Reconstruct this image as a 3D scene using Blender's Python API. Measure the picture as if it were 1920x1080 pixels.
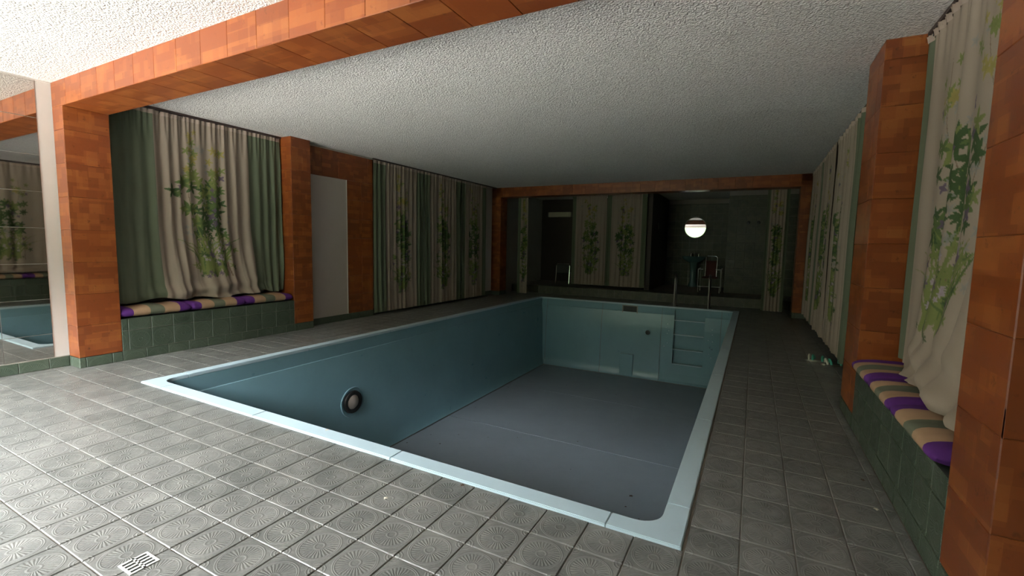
import bpy, bmesh, math, random
import numpy as np
from mathutils import Matrix, Vector
PI = math.pi
random.seed(7)
for o in list(bpy.data.objects): bpy.data.objects.remove(o)
S = bpy.context.scene
COL = S.collection

# ------------------------------------------------------------------ camera
cam_d = bpy.data.cameras.new('camera')
cam = bpy.data.objects.new('camera', cam_d); COL.objects.link(cam)
cam_d.sensor_width = 36; cam_d.lens = 856.5 * 36 / 1920; cam_d.clip_start = .02; cam_d.clip_end = 200
RM = ((0.8837998502534063, -0.06124942874256619, 0.46383869197250677),
      (0.46743242578484984, 0.07296302285640949, -0.8810126699546075),
      (0.020118449665605633, 0.9954521107388162, 0.09311467772960462))
M4 = Matrix(RM).to_4x4(); M4.translation = (0, 0, 1.24)
cam.matrix_world = M4
S.camera = cam

# ------------------------------------------------------------------ world: unseen garden daylight, elevation bands shaped to light the room
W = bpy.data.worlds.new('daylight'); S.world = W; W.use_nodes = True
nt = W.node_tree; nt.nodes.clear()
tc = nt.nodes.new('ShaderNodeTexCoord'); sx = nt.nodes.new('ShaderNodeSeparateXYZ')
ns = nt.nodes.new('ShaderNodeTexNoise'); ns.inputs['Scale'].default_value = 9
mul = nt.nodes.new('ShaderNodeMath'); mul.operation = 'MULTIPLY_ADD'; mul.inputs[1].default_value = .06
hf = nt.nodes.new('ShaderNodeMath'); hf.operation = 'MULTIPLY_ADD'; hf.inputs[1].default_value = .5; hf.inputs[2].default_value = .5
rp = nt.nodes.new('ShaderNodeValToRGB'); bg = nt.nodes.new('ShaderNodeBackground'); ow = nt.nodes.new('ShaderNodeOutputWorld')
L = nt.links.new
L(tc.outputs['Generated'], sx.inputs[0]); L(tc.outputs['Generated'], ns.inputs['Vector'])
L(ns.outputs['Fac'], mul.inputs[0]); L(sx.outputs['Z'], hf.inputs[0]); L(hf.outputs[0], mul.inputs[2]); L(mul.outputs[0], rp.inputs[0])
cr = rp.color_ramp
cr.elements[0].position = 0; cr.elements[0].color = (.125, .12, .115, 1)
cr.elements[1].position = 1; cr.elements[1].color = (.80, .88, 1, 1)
for p, c in ((.22, (.14, .135, .125, 1)), (.28, (.42, .41, .38, 1)), (.38, (.42, .41, .38, 1)), (.42, (.115, .125, .095, 1)), (.46, (.035, .043, .024, 1)), (.55, (.015, .023, .012, 1)), (.68, (.027, .037, .02, 1)), (.73, (.92, .97, 1, 1))):  # invented bright ground band, dark tree band and strong sky steer light indoors
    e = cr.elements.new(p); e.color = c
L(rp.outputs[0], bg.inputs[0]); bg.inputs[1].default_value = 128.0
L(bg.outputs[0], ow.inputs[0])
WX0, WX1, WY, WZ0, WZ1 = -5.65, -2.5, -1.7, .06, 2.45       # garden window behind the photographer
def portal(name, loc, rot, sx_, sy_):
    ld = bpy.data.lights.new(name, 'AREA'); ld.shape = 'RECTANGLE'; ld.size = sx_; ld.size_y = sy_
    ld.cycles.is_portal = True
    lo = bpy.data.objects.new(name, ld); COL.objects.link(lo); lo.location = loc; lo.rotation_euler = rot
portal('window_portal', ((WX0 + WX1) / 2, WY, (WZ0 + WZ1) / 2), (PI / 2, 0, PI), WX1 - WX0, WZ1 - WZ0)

S.view_settings.view_transform = 'Standard'; S.view_settings.look = 'None'
S.view_settings.gamma = 1; S.view_settings.use_curve_mapping = False
S.view_settings.exposure = -.58

# ------------------------------------------------------------------ node helper + materials
class NG:
    def __init__(s, name):
        s.m = bpy.data.materials.new(name); s.m.use_nodes = True; s.t = s.m.node_tree
        s.b = s.t.nodes['Principled BSDF']
    def n(s, typ, ins=None, **kw):
        x = s.t.nodes.new('ShaderNode' + typ)
        for k, v in kw.items(): setattr(x, k, v)
        for k, v in (ins or {}).items(): s.put(x.inputs[k], v)
        return x
    def put(s, inp, v):
        if isinstance(v, bpy.types.NodeSocket): s.t.links.new(v, inp)
        else: inp.default_value = v
    def math(s, op, *a, clamp=False):
        x = s.n('Math', operation=op, use_clamp=clamp)
        for i, v in enumerate(a): s.put(x.inputs[i], v)
        return x.outputs[0]
    def mix(s, f, a, b, mode='MIX'):
        x = s.n('MixRGB', blend_type=mode); s.put(x.inputs[0], f)
        for i, v in ((1, a), (2, b)): s.put(x.inputs[i], v if isinstance(v, bpy.types.NodeSocket) else tuple(v) + (1,) if len(v) == 3 else v)
        return x.outputs[0]
    def ramp(s, f, pts):
        x = s.n('ValToRGB'); s.put(x.inputs[0], f); e = x.color_ramp.elements
        e[0].position, e[0].color = pts[0][0], tuple(pts[0][1]) + (1,)
        e[1].position, e[1].color = pts[-1][0], tuple(pts[-1][1]) + (1,)
        for p, c in pts[1:-1]: y = e.new(p); y.color = tuple(c) + (1,)
        return x.outputs[0]
    def noise(s, vec, sc, det=3, rough=.55):
        x = s.n('TexNoise', {'Scale': sc, 'Detail': det, 'Roughness': rough}); 
        if vec is not None: s.put(x.inputs['Vector'], vec)
        return x.outputs['Fac']
    def fin(s, col=None, rough=None, metal=None, bump=None, bs=.3, bd=.002, spec=None):
        if col is not None: s.put(s.b.inputs['Base Color'], tuple(col) + (1,) if not isinstance(col, bpy.types.NodeSocket) and len(col) == 3 else col)
        if rough is not None: s.put(s.b.inputs['Roughness'], rough)
        if metal is not None: s.put(s.b.inputs['Metallic'], metal)
        if spec is not None: s.put(s.b.inputs['Specular IOR Level'], spec)
        if bump is not None:
            x = s.n('Bump', {'Height': bump, 'Strength': bs, 'Distance': bd}); s.t.links.new(x.outputs[0], s.b.inputs['Normal'])
        return s.m

def simple(name, col, rough=.5, metal=0, var=.12, sc=8, bs=.0, spec=None):
    g = NG(name); p = g.n('NewGeometry').outputs['Position']
    f = g.noise(p, sc)
    c = g.mix(f, [v * (1 - var) for v in col], [min(1, v * (1 + var)) for v in col])
    return g.fin(c, rough, metal, g.noise(p, sc * 12) if bs else None, bs, .002, spec)

def tile_material(name, ca, cb, rough=.42, wear=(.34, .33, .30)):
    g = NG(name); uv = g.n('UVMap').outputs[0]; pos = g.n('NewGeometry').outputs['Position']
    rnd = g.n('ObjectInfo').outputs['Random']; at = g.n('Attribute', attribute_name='tone').outputs['Fac']
    tone = g.math('FRACT', g.math('ADD', rnd, at))
    s = g.n('SeparateXYZ', {0: uv}); x = g.math('SUBTRACT', s.outputs[0], .5); y = g.math('SUBTRACT', s.outputs[1], .5)
    r = g.math('SQRT', g.math('ADD', g.math('MULTIPLY', x, x), g.math('MULTIPLY', y, y)))
    a = g.math('ARCTAN2', y, x)
    def ring(d, rad, w):
        return g.math('SUBTRACT', 1, g.math('DIVIDE', g.math('ABSOLUTE', g.math('SUBTRACT', d, rad)), w), clamp=True)
    wob = g.math('MULTIPLY', g.noise(pos, 60, 2), 3.5)
    spoke = g.math('SINE', g.math('ADD', g.math('MULTIPLY', a, 30), wob))
    band = ring(r, .255, .14); band = g.math('MINIMUM', g.math('MULTIPLY', band, 3), 1)
    sp = g.math('MULTIPLY', spoke, g.math('MULTIPLY', band, .5))
    ax = g.math('SUBTRACT', g.math('ABSOLUTE', x), .5); ay = g.math('SUBTRACT', g.math('ABSOLUTE', y), .5)
    rc = g.math('SQRT', g.math('ADD', g.math('MULTIPLY', ax, ax), g.math('MULTIPLY', ay, ay)))
    h = g.math('ADD', sp, ring(r, .43, .022)); h = g.math('ADD', h, ring(r, .395, .018))
    h = g.math('ADD', h, ring(r, .10, .03)); h = g.math('ADD', h, ring(rc, .16, .02)); h = g.math('ADD', h, ring(rc, .10, .02))
    h = g.math('ADD', h, g.math('MULTIPLY', g.noise(pos, 90, 3), .8))
    blot = g.noise(pos, 7, 4, .6)
    c = g.mix(tone, ca, cb)
    c = g.mix(g.math('MULTIPLY', g.math('SUBTRACT', blot, .42, clamp=True), 1.9, clamp=True), c, wear)
    c = g.mix(g.math('MULTIPLY', g.math('SUBTRACT', g.math('MULTIPLY', h, .35), .12, clamp=True), .9, clamp=True), c, [v * 1.75 for v in cb])
    c = g.mix(g.math('MULTIPLY', g.noise(pos, 2.1, 2), .55), c, [v * .62 for v in ca])
    rr = g.math('ADD', rough - .08, g.math('MULTIPLY', g.noise(pos, 30, 3), .2))
    return g.fin(c, rr, 0, h, .4, .003)

def cork_material():
    g = NG('stained_cork_veneer'); uv = g.n('UVMap').outputs[0]; pos = g.n('NewGeometry').outputs['Position']
    rnd = g.n('ObjectInfo').outputs['Random']
    off = g.n('CombineXYZ', {0: g.math('MULTIPLY', rnd, 37.3), 1: g.math('MULTIPLY', rnd, 91.7)}).outputs[0]
    v = g.n('VectorMath', {0: uv, 1: off}, operation='ADD').outputs[0]
    def brick(w, h, bias, o=.5):
        x = g.n('TexBrick', {'Vector': v, 'Color1': (0, 0, 0, 1), 'Color2': (1, 1, 1, 1), 'Mortar': (.3, .3, .3, 1), 'Scale': 1, 'Mortar Size': 0.0, 'Bias': bias, 'Brick Width': w, 'Row Height': h})
        x.offset = o; return x.outputs['Color']
    b1, b2, b3 = brick(.31, .057, 0, .37), brick(.117, .093, -.3, .61), brick(.083, .171, -.55, .23)
    t = g.mix(.5, b1, b2); t = g.mix(.35, t, b3)
    c = g.ramp(t, [(.22, (.15, .040, .011)), (.40, (.275, .088, .022)), (.58, (.34, .122, .031)), (.78, (.46, .20, .062))])
    fine = g.noise(pos, 55, 5, .7)
    c = g.mix(g.math('MULTIPLY', fine, .5), c, (.25, .05, .012))
    n2 = g.noise(v, 16, 6, .72)
    spots = g.math('MULTIPLY', g.math('SUBTRACT', n2, .59, clamp=True), 9, clamp=True)
    c = g.mix(spots, c, (.07, .016, .006))
    c = g.mix(g.math('MULTIPLY', rnd, .35), c, (.33, .075, .014))
    return g.fin(c, .36, 0, fine, .12, .001)

def popcorn():
    g = NG('sprayed_textured_plaster'); pos = g.n('NewGeometry').outputs['Position']
    v = g.n('TexVoronoi', {'Vector': pos, 'Scale': 85, 'Randomness': 1}); v.feature = 'SMOOTH_F1'
    n = g.noise(pos, 55, 3, .6); h = g.math('SUBTRACT', g.math('MULTIPLY', n, 1.5), v.outputs['Distance'])
    c = g.mix(g.math('MULTIPLY', g.math('SUBTRACT', h, .05, clamp=True), 2, clamp=True), (.66, .635, .61), (.93, .905, .875))
    c = g.mix(g.math('MULTIPLY', g.noise(pos, 1.4, 2), .25), c, (.60, .57, .52))
    return g.fin(c, .9, 0, h, 1.0, .012)

def poolskin(name, col, rough=.22):
    g = NG(name); pos = g.n('NewGeometry').outputs['Position']
    c = g.mix(g.noise(pos, 1.6, 4), [v * .85 for v in col], [v * 1.12 for v in col])
    c = g.mix(g.math('MULTIPLY', g.math('SUBTRACT', g.noise(pos, 6, 5, .7), .58, clamp=True), 1.6, clamp=True), c, [v * .72 for v in col])
    return g.fin(c, g.math('ADD', rough, g.math('MULTIPLY', g.noise(pos, 5, 3), .12)), 0, g.noise(pos, 2.2, 2), .25, .02)

def cloth_print():
    g = NG('printed_curtain_cloth'); c = g.n('Attribute', attribute_name='Col').outputs['Color']
    uv = g.n('UVMap').outputs[0]; s = g.n('SeparateXYZ', {0: uv})
    wv = g.math('MULTIPLY', g.math('SINE', g.math('MULTIPLY', s.outputs[0], 1400)), g.math('SINE', g.math('MULTIPLY', s.outputs[1], 1400)))
    c = g.mix(g.math('MULTIPLY', g.noise(uv, 120, 3), .22), c, (.22, .18, .13))
    return g.fin(c, .88, 0, wv, .08, .0005, .2)

M = dict(
    tile=tile_material('embossed_stoneware_tile', (.120, .122, .112), (.180, .176, .164), .31),
    btile=tile_material('green_embossed_tile', (.048, .068, .046), (.080, .102, .070), .34, (.11, .13, .10)),
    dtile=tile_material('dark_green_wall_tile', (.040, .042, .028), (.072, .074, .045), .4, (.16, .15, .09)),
    grout=simple('sandy_grout', (.27, .24, .205), .85, bs=.3),
    cork=cork_material(), ceil=popcorn(),
    white=simple('white_painted_plaster', (.57, .53, .49), .75, bs=.2, var=.04),
    panel=simple('white_painted_board', (.42, .36, .31), .6, var=.04),
    grey=simple('grey_painted_plaster', (.15, .15, .12), .8, bs=.2),
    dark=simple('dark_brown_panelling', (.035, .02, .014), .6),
    cope=poolskin('pale_blue_coping_plastic', (.50, .63, .69), .4),
    pwall=poolskin('teal_pool_panel', (.185, .325, .372), .24),
    pfloor=poolskin('blue_grey_pool_floor', (.20, .235, .265), .42),
    black=simple('black_rubber', (.012, .012, .012), .5), track=simple('dark_curtain_rail', (.05, .03, .025), .5),
    steel=simple('polished_steel', (.65, .65, .62), .2, 1, .05), dsteel=simple('tarnished_steel', (.22, .20, .18), .35, 1, .1),
    wmetal=simple('white_tube', (.6, .6, .57), .4), red=simple('dark_red_cloth', (.055, .009, .006), .8),
    ceramic=simple('green_glazed_ceramic', (.10, .17, .17), .12), lampw=simple('opal_lamp_cover', (.62, .56, .42), .4),
    green=simple('sage_green_cloth', (.120, .138, .090), .9, var=.08, sc=3, spec=.2), print=cloth_print(),
    hdr=simple('pinkish_header_tape', (.40, .31, .25), .9), leafm=simple('dry_brown_leaf', (.05, .025, .012), .8),
    scrap=simple('pale_scrap', (.7, .65, .55), .8), teal=simple('mint_strap', (.07, .40, .28), .5),
    pur=simple('purple_cushion_cloth', (.105, .028, .185), .85, var=.15, sc=14, bs=.1, spec=.2),
    bei=simple('beige_cushion_cloth', (.40, .255, .155), .88, var=.12, sc=14, bs=.1, spec=.2),
    gre=simple('grey_green_cushion_cloth', (.14, .15, .105), .88, var=.12, sc=14, bs=.1, spec=.2),
    glass=simple('lamp_glass', (.50, .42, .36), .12, .6))
g = NG('mirror_glass'); M['mirror'] = g.fin((.62, .60, .56), .02, 1)
g = NG('clear_mirror_glass'); M['mirror2'] = g.fin((.9, .9, .9), .01, 1)

# ------------------------------------------------------------------ object helpers
def link(name, me, parent=None, mat=None):
    o = bpy.data.objects.new(name, me); COL.objects.link(o)
    if mat is not None and me is not None and len(me.materials) == 0: me.materials.append(mat)
    if parent is not None: o.parent = parent
    return o
def thing(name, label, cat, loc=(0, 0, 0), group=None):
    o = bpy.data.objects.new(name, None); COL.objects.link(o); o.location = loc; o.empty_display_size = .1
    o['label'] = label; o['category'] = cat
    if group: o['group'] = group
    return o
def struct(o): o['kind'] = 'structure'; return o
def b_box(bm, x0, x1, y0, y1, z0, z1, bev=0, mi=0):
    r = bmesh.ops.create_cube(bm, size=1)
    vs = r['verts']
    bmesh.ops.transform(bm, verts=vs, matrix=Matrix.Translation(((x0 + x1) / 2, (y0 + y1) / 2, (z0 + z1) / 2)) @ Matrix.Diagonal((abs(x1 - x0), abs(y1 - y0), abs(z1 - z0), 1)))
    if bev:
        es = list({e for v in vs for e in v.link_edges})
        bmesh.ops.bevel(bm, geom=es, offset=bev, segments=2, affect='EDGES', profile=.5)
def b_cyl(bm, p0, p1, r0, r1=None, n=20, cap=True):
    p0, p1 = Vector(p0), Vector(p1); d = p1 - p0; r1 = r0 if r1 is None else r1
    q = Vector((0, 0, 1)).rotation_difference(d.normalized()).to_matrix().to_4x4()
    bmesh.ops.create_cone(bm, cap_ends=cap, segments=n, radius1=r0, radius2=r1, depth=d.length, matrix=Matrix.Translation((p0 + p1) / 2) @ q)
def b_tube(bm, pts, r, n=10, closed=False):
    pts = [Vector(p) for p in pts]; rings = []; N = len(pts)
    up = Vector((0.13, .21, 1)).normalized()
    for i, p in enumerate(pts):
        a = pts[(i - 1) % N] if closed or i else p; b = pts[(i + 1) % N] if closed or i < N - 1 else p
        t = (b - a).normalized(); u = t.cross(up)
        if u.length < .05: u = t.cross(Vector((1, 0, 0)))
        u.normalize(); w = t.cross(u)
        rings.append([bm.verts.new(p + (u * math.cos(2 * PI * k / n) + w * math.sin(2 * PI * k / n)) * r) for k in range(n)])
    for i in range(N if closed else N - 1):
        A, B = rings[i], rings[(i + 1) % N]
        for k in range(n): bm.faces.new((A[k], A[(k + 1) % n], B[(k + 1) % n], B[k]))
    if not closed:
        bm.faces.new(rings[0][::-1]); bm.faces.new(rings[-1])
def b_lathe(bm, prof, n=32, c=(0, 0, 0), axis='Z', sxy=(1, 1)):
    rings = []
    for r, h in prof:
        ring = []
        for k in range(n):
            a = 2 * PI * k / n; u, w = r * math.cos(a) * sxy[0], r * math.sin(a) * sxy[1]
            p = (u, w, h) if axis == 'Z' else (h, u, w) if axis == 'X' else (u, h, w)
            ring.append(bm.verts.new((c[0] + p[0], c[1] + p[1], c[2] + p[2])))
        rings.append(ring)
    for A, B in zip(rings, rings[1:]):
        for k in range(n): bm.faces.new((A[k], A[(k + 1) % n], B[(k + 1) % n], B[k]))
    bm.faces.new(rings[0][::-1]); bm.faces.new(rings[-1])
def mk(name, fn, mat, parent=None, smooth=False):
    bm = bmesh.new(); fn(bm); bmesh.ops.recalc_face_normals(bm, faces=bm.faces)
    me = bpy.data.meshes.new(name); bm.to_mesh(me); bm.free()
    if smooth:
        for p in me.polygons: p.use_smooth = True
        try: me.set_sharp_from_angle(angle=math.radians(40))
        except Exception: pass
    return link(name, me, parent, mat)
def box(name, x0, x1, y0, y1, z0, z1, mat, parent=None, bev=0):
    cx, cy, cz = (x0 + x1) / 2, (y0 + y1) / 2, (z0 + z1) / 2
    o = mk(name, lambda bm: b_box(bm, x0 - cx, x1 - cx, y0 - cy, y1 - cy, z0 - cz, z1 - cz, bev), mat, parent)
    o.location = (cx, cy, cz) if parent is None else Vector((cx, cy, cz)) - parent.location
    return o

# tiles: a low frustum whose top carries 0..1 uv; cached by size and material
_tc = {}
def tile_mesh(w, h, th, mat, uv=(0, 0, 1, 1), metric=False):
    key = (round(w, 4), round(h, 4), th, mat.name, uv, metric)
    if key in _tc: return _tc[key]
    b = min(.003, th * .8)
    V = [(-w/2, -h/2, -th), (w/2, -h/2, -th), (w/2, h/2, -th), (-w/2, h/2, -th),
         (-w/2, -h/2, -b), (w/2, -h/2, -b), (w/2, h/2, -b), (-w/2, h/2, -b),
         (-w/2 + b, -h/2 + b, 0), (w/2 - b, -h/2 + b, 0), (w/2 - b, h/2 - b, 0), (-w/2 + b, h/2 - b, 0)]
    F = [(8, 9, 10, 11)] + [(4 + i, 4 + (i + 1) % 4, 8 + (i + 1) % 4, 8 + i) for i in range(4)] + [(i, (i + 1) % 4, 4 + (i + 1) % 4, 4 + i) for i in range(4)]
    me = bpy.data.meshes.new('tile'); me.from_pydata(V, [], F); me.materials.append(mat)
    ul = me.uv_layers.new(name='UVMap')
    for l in me.loops:
        v = V[l.vertex_index]; a, c = (v[0] + w/2), (v[1] + h/2)
        if not metric: a, c = uv[0] + a / w * (uv[2] - uv[0]), uv[1] + c / h * (uv[3] - uv[1])
        ul.data[l.index].uv = (a, c)
    _tc[key] = me; return me
def basis(o, u, v):
    u, v = Vector(u), Vector(v); n = u.cross(v)
    m = Matrix((u, v, n)).transposed().to_4x4(); m.translation = o; return m
def clad(name, parent, origin, u, v, W_, H_, cw, ch, mat, th=.006, gap=.004, ou=0, ov=0, metric=False, stagger=0, stuff=False):
    """lay tiles over the rectangle origin + u*[0,W] + v*[0,H]; grid lines at ou + k*cw"""
    u, v = Vector(u), Vector(v); origin = Vector(origin); items = []
    def cuts(T, c, o):
        xs = [0]; k = math.ceil((0 - o) / c - 1e-6)
        while o + k * c < T - 1e-4:
            if o + k * c > 1e-4: xs.append(o + k * c)
            k += 1
        return xs + [T]
    ys = cuts(H_, ch, ov)
    for j, (a, b) in enumerate(zip(ys, ys[1:])):
        if b - a < .012: continue
        xs = cuts(W_, cw, ou + (stagger * cw if j % 2 else 0))
        for c, d in zip(xs, xs[1:]):
            if d - c < .012: continue
            uvr = (0, 0, 1, 1)
            if not metric:
                f0 = ((c - ou) / cw) % 1; f0 = 0 if f0 > .999 else f0; g0 = ((a - ov) / ch) % 1; g0 = 0 if g0 > .999 else g0
                uvr = (round(f0, 3), round(g0, 3), round(f0 + (d - c) / cw, 3), round(g0 + (b - a) / ch, 3))
            items.append((origin + u * ((c + d) / 2) + v * ((a + b) / 2) + u.cross(v) * th, d - c - gap, b - a - gap, uvr))
    B = basis((0, 0, 0), u, v)
    inv = parent.location if parent else Vector((0, 0, 0))
    for p, w, h, uvr in items:
        o = link(name, tile_mesh(w, h, th, mat, uvr, metric), parent)
        m = B.copy(); m.translation = p - inv; o.matrix_local = m
    return items

# ------------------------------------------------------------------ geometry constants (metres)
PXL, PXR, PY0, PY1 = -4.593, -.191, 1.91, 10.2     # outer edge of the pool coping
CW = .108
ZC, ZB = 2.63, 2.405
XF, XW, XD, XR = -5.55, -5.77, -5.68, .68
T = .2025

# ------------------------------------------------------------------ floor
floor = mk('floor', lambda bm: [b_box(bm, *a) for a in (
    (-6.6, 2.2, WY - .15, PY0, -.15, -.006), (-6.6, PXL, PY0, PY1, -.15, -.006), (PXR, 2.2, PY0, PY1, -.15, -.006), (-6.6, 2.2, PY1, 14.2, -.15, -.006))], M['grout'])
struct(floor)
cells = []
fwd = -Vector((RM[0][2], RM[1][2], RM[2][2]))
kx = range(-29, 6); ky = range(-18, 46)
for i in kx:
    for j in ky:
        x0, x1 = .022 + T * i, .022 + T * (i + 1); y0, y1 = PY0 + T * j, PY0 + T * (j + 1)
        x0, x1 = max(x0, -5.80), min(x1, .93 if y0 > 4.3 else .68 if y0 > -.3 else .93)
        y1 = min(y1, 11.0)
        if x1 - x0 < .02 or y1 - y0 < .02: continue
        parts = [(x0, x1, y0, y1)]
        if y1 > PY0 + .001 and y0 < PY1 and x1 > PXL and x0 < PXR:      # clip against the pool
            parts = []
            if x0 < PXL: parts.append((x0, PXL, y0, y1))
            if x1 > PXR: parts.append((PXR, x1, y0, y1))
            if y1 > PY1 and max(x0, PXL) < min(x1, PXR): parts.append((max(x0, PXL), min(x1, PXR), PY1, y1))
        for (a, b, c, d) in parts:
            if b - a < .02 or d - c < .02: continue
            u0, v0 = (a - (.022 + T * i)) / T, (c - (PY0 + T * j)) / T
            cells.append((a, b, c, d, (round(u0, 3), round(v0, 3), round(u0 + (b - a) / T, 3), round(v0 + (d - c) / T, 3))))
def score(c):
    p = Vector(((c[0] + c[1]) / 2, (c[2] + c[3]) / 2, -1.24)); z = p.dot(fwd)
    if z < .2: return 0
    q = Matrix(RM).transposed() @ p; uu, vv = q.x / z * 856.5, q.y / z * 856.5
    if abs(uu) > 1040 or vv < -640: return 0
    return (c[1] - c[0]) * (c[3] - c[2]) * 1.24 / z ** 3
cells.sort(key=score, reverse=True)
DRX, DRY = -2.005, .795
for c in cells[:298]:
    o = link('tile', tile_mesh(c[1] - c[0] - .004, c[3] - c[2] - .004, .006, M['tile'], c[4]), floor)
    o.location = ((c[0] + c[1]) / 2, (c[2] + c[3]) / 2, random.uniform(-.0006, .0006))
V, F, UV, TN = [], [], [], []
for c in cells[298:]:
    me = tile_mesh(c[1] - c[0] - .004, c[3] - c[2] - .004, .006, M['tile'], c[4]); n0 = len(V); t = random.random()
    cx, cy = (c[0] + c[1]) / 2, (c[2] + c[3]) / 2
    V += [(v.co.x + cx, v.co.y + cy, v.co.z) for v in me.vertices]
    for p in me.polygons:
        F.append([n0 + k for k in p.vertices]); UV += [tuple(me.uv_layers[0].data[l].uv) for l in p.loop_indices]
    TN += [t] * len(me.vertices)
me = bpy.data.meshes.new('tile_field'); me.from_pydata(V, [], F); ul = me.uv_layers.new(name='UVMap')
ul.data.foreach_set('uv', [k for q in UV for k in q]); at = me.attributes.new('tone', 'FLOAT', 'POINT'); at.data.foreach_set('value', TN)
o = link('tile_field', me, floor, M['tile']); o['kind'] = 'stuff'

# ------------------------------------------------------------------ walls and ceiling
ceiling = struct(box('ceiling', -6.6, 2.2, WY - .15, 14.3, ZC, ZC + .15, M['ceil']))
struct(mk('wall_left', lambda bm: [b_box(bm, *a) for a in (
    (-6.6, XW, WY - .15, 2.0, 0, ZC), (-6.6, -6.2, 2.0, 4.3, 0, ZC), (-6.6, XD - .02, 4.3, 5.735, 0, ZC), (-6.6, -5.80, 5.735, 14.3, 0, ZC))], M['white']))
struct(mk('wall_right', lambda bm: [b_box(bm, *a) for a in (
    (.90, 2.2, WY - .15, 2.1, 0, ZC), (1.30, 2.2, 2.1, 4.2, 0, ZC), (1.0, 2.2, 4.2, 14.3, 0, ZC))], M['grey']))
struct(mk('wall_back', lambda bm: [b_box(bm, *a) for a in (
    (-6.6, WX0, WY - .15, WY, 0, ZC), (WX1, 2.2, WY - .15, WY, 0, ZC), (WX0, WX1, WY - .15, WY, 0, WZ0), (WX0, WX1, WY - .15, WY, WZ1, ZC))], M['white']))
wf = struct(mk('window_1', lambda bm: [b_box(bm, *a, .004) for a in (
    (WX0, WX0 + .06, WY - .11, WY - .04, WZ0, WZ1), (WX1 - .06, WX1, WY - .11, WY - .04, WZ0, WZ1), (WX0 + .06, WX1 - .06, WY - .11, WY - .04, WZ1 - .06, WZ1),
    (WX0 + .06, WX1 - .06, WY - .11, WY - .04, WZ0, WZ0 + .05), (-4.4, -4.34, WY - .11, WY - .04, WZ0 + .05, WZ1 - .06))], M['white']))
# far service area behind the end beam
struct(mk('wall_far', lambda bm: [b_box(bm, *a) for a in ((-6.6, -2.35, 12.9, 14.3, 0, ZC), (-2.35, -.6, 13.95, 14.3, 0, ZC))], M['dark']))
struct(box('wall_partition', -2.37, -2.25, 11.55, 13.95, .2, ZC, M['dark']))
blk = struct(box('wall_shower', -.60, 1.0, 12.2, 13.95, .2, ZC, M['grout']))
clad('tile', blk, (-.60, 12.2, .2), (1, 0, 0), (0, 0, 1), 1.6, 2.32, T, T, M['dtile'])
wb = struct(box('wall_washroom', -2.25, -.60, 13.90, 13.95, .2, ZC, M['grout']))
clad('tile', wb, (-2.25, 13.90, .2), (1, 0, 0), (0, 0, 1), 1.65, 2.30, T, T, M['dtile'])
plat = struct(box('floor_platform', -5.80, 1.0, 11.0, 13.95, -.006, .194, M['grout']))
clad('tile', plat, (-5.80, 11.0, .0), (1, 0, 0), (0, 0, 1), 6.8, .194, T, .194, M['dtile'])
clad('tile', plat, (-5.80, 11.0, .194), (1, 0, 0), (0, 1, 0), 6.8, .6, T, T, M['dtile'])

# ------------------------------------------------------------------ cork clad columns and beams
def column(label, x0, x1, y0, y1, faces, z0=.1, ztop=ZC, base=True):
    t = thing('cork_column', label, 'column', ((x0 + x1) / 2, (y0 + y1) / 2, 0), 'cork clad columns around the pool')
    box('core', x0 + .005, x1 - .005, y0 + .005, y1 - .005, 0, ztop, M['dark'], t)
    for f in faces:
        if f == '-y': a = ((x0, y0 + .005), (1, 0, 0), x1 - x0)
        if f == '+x': a = ((x1 - .005, y0), (0, 1, 0), y1 - y0)
        if f == '-x': a = ((x0 + .005, y1), (0, -1, 0), y1 - y0)
        (ax, ay), u, w = a
        top = ZB if ztop < ZC else ztop
        clad('cork_tile', t, (ax, ay, z0), u, (0, 0, 1), w, ztop - z0, .34, .30, M['cork'], th=.005, gap=.0007, metric=True)
        if base: clad('base_tile', t, (ax, ay, 0), u, (0, 0, 1), w, z0 - .003, T, .2, M['btile'], th=.006, gap=.004, ou=.05, ov=-.1)
    return t
column('orange cork column under the left end of the big ceiling beam, beside the white wall strip', XW + .01, XF, 1.835, 2.172, ('-y', '+x'), ztop=ZB)
column('orange cork column between the left window seat and the white wall panel', -6.2, XF, 4.125, 4.43, ('-y', '+x'))
column('dim cork column at the far left corner where the end beam lands', -5.80, XF, 9.87, 10.2, ('-y', '+x'))
column('orange cork column at the right picture edge in front of the striped seat', XR, 1.30, 1.835, 2.172, ('-x', '-y'), ztop=ZB)
column('cork column on the right between the nearer seat curtain and the long dim curtains', XR, 1.30, 3.90, 4.385, ('-x', '-y'))
column('dim cork column at the far right corner beside the long curtains', XR, 1.0, 9.87, 10.2, ('-y', '-x'))
def beam(label, x0, x1, y0, y1, zb, zt):
    t = thing('cork_beam', label, 'beam', ((x0 + x1) / 2, (y0 + y1) / 2, zb), 'cork clad ceiling beams')
    box('core', x0 + .001, x1 - .001, y0 + .005, y1 - .005, zb + .005, zt, M['dark'], t)
    clad('cork_tile', t, (x0, y0 + .005, zb), (1, 0, 0), (0, 0, 1), x1 - x0, zt - zb, .30, .30, M['cork'], th=.005, gap=.0007, metric=True)
    clad('cork_tile', t, (x0, y1, zb + .005), (1, 0, 0), (0, -1, 0), x1 - x0, y1 - y0, .30, .345, M['cork'], th=.005, gap=.0012, metric=True, ou=.15)
    clad('cork_tile', t, (x1, y1 - .005, zb), (-1, 0, 0), (0, 0, 1), x1 - x0, zt - zb, .30, .30, M['cork'], th=.005, gap=.0007, metric=True)
beam('wide bright orange cork beam crossing the ceiling in front of the pool', XW + .01, 1.30, 1.835, 2.172, ZB, ZC)
beam('dim brown cork beam crossing the ceiling at the far end above the wash area', -5.80, 1.0, 9.87, 10.2, ZB, ZC)
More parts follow.
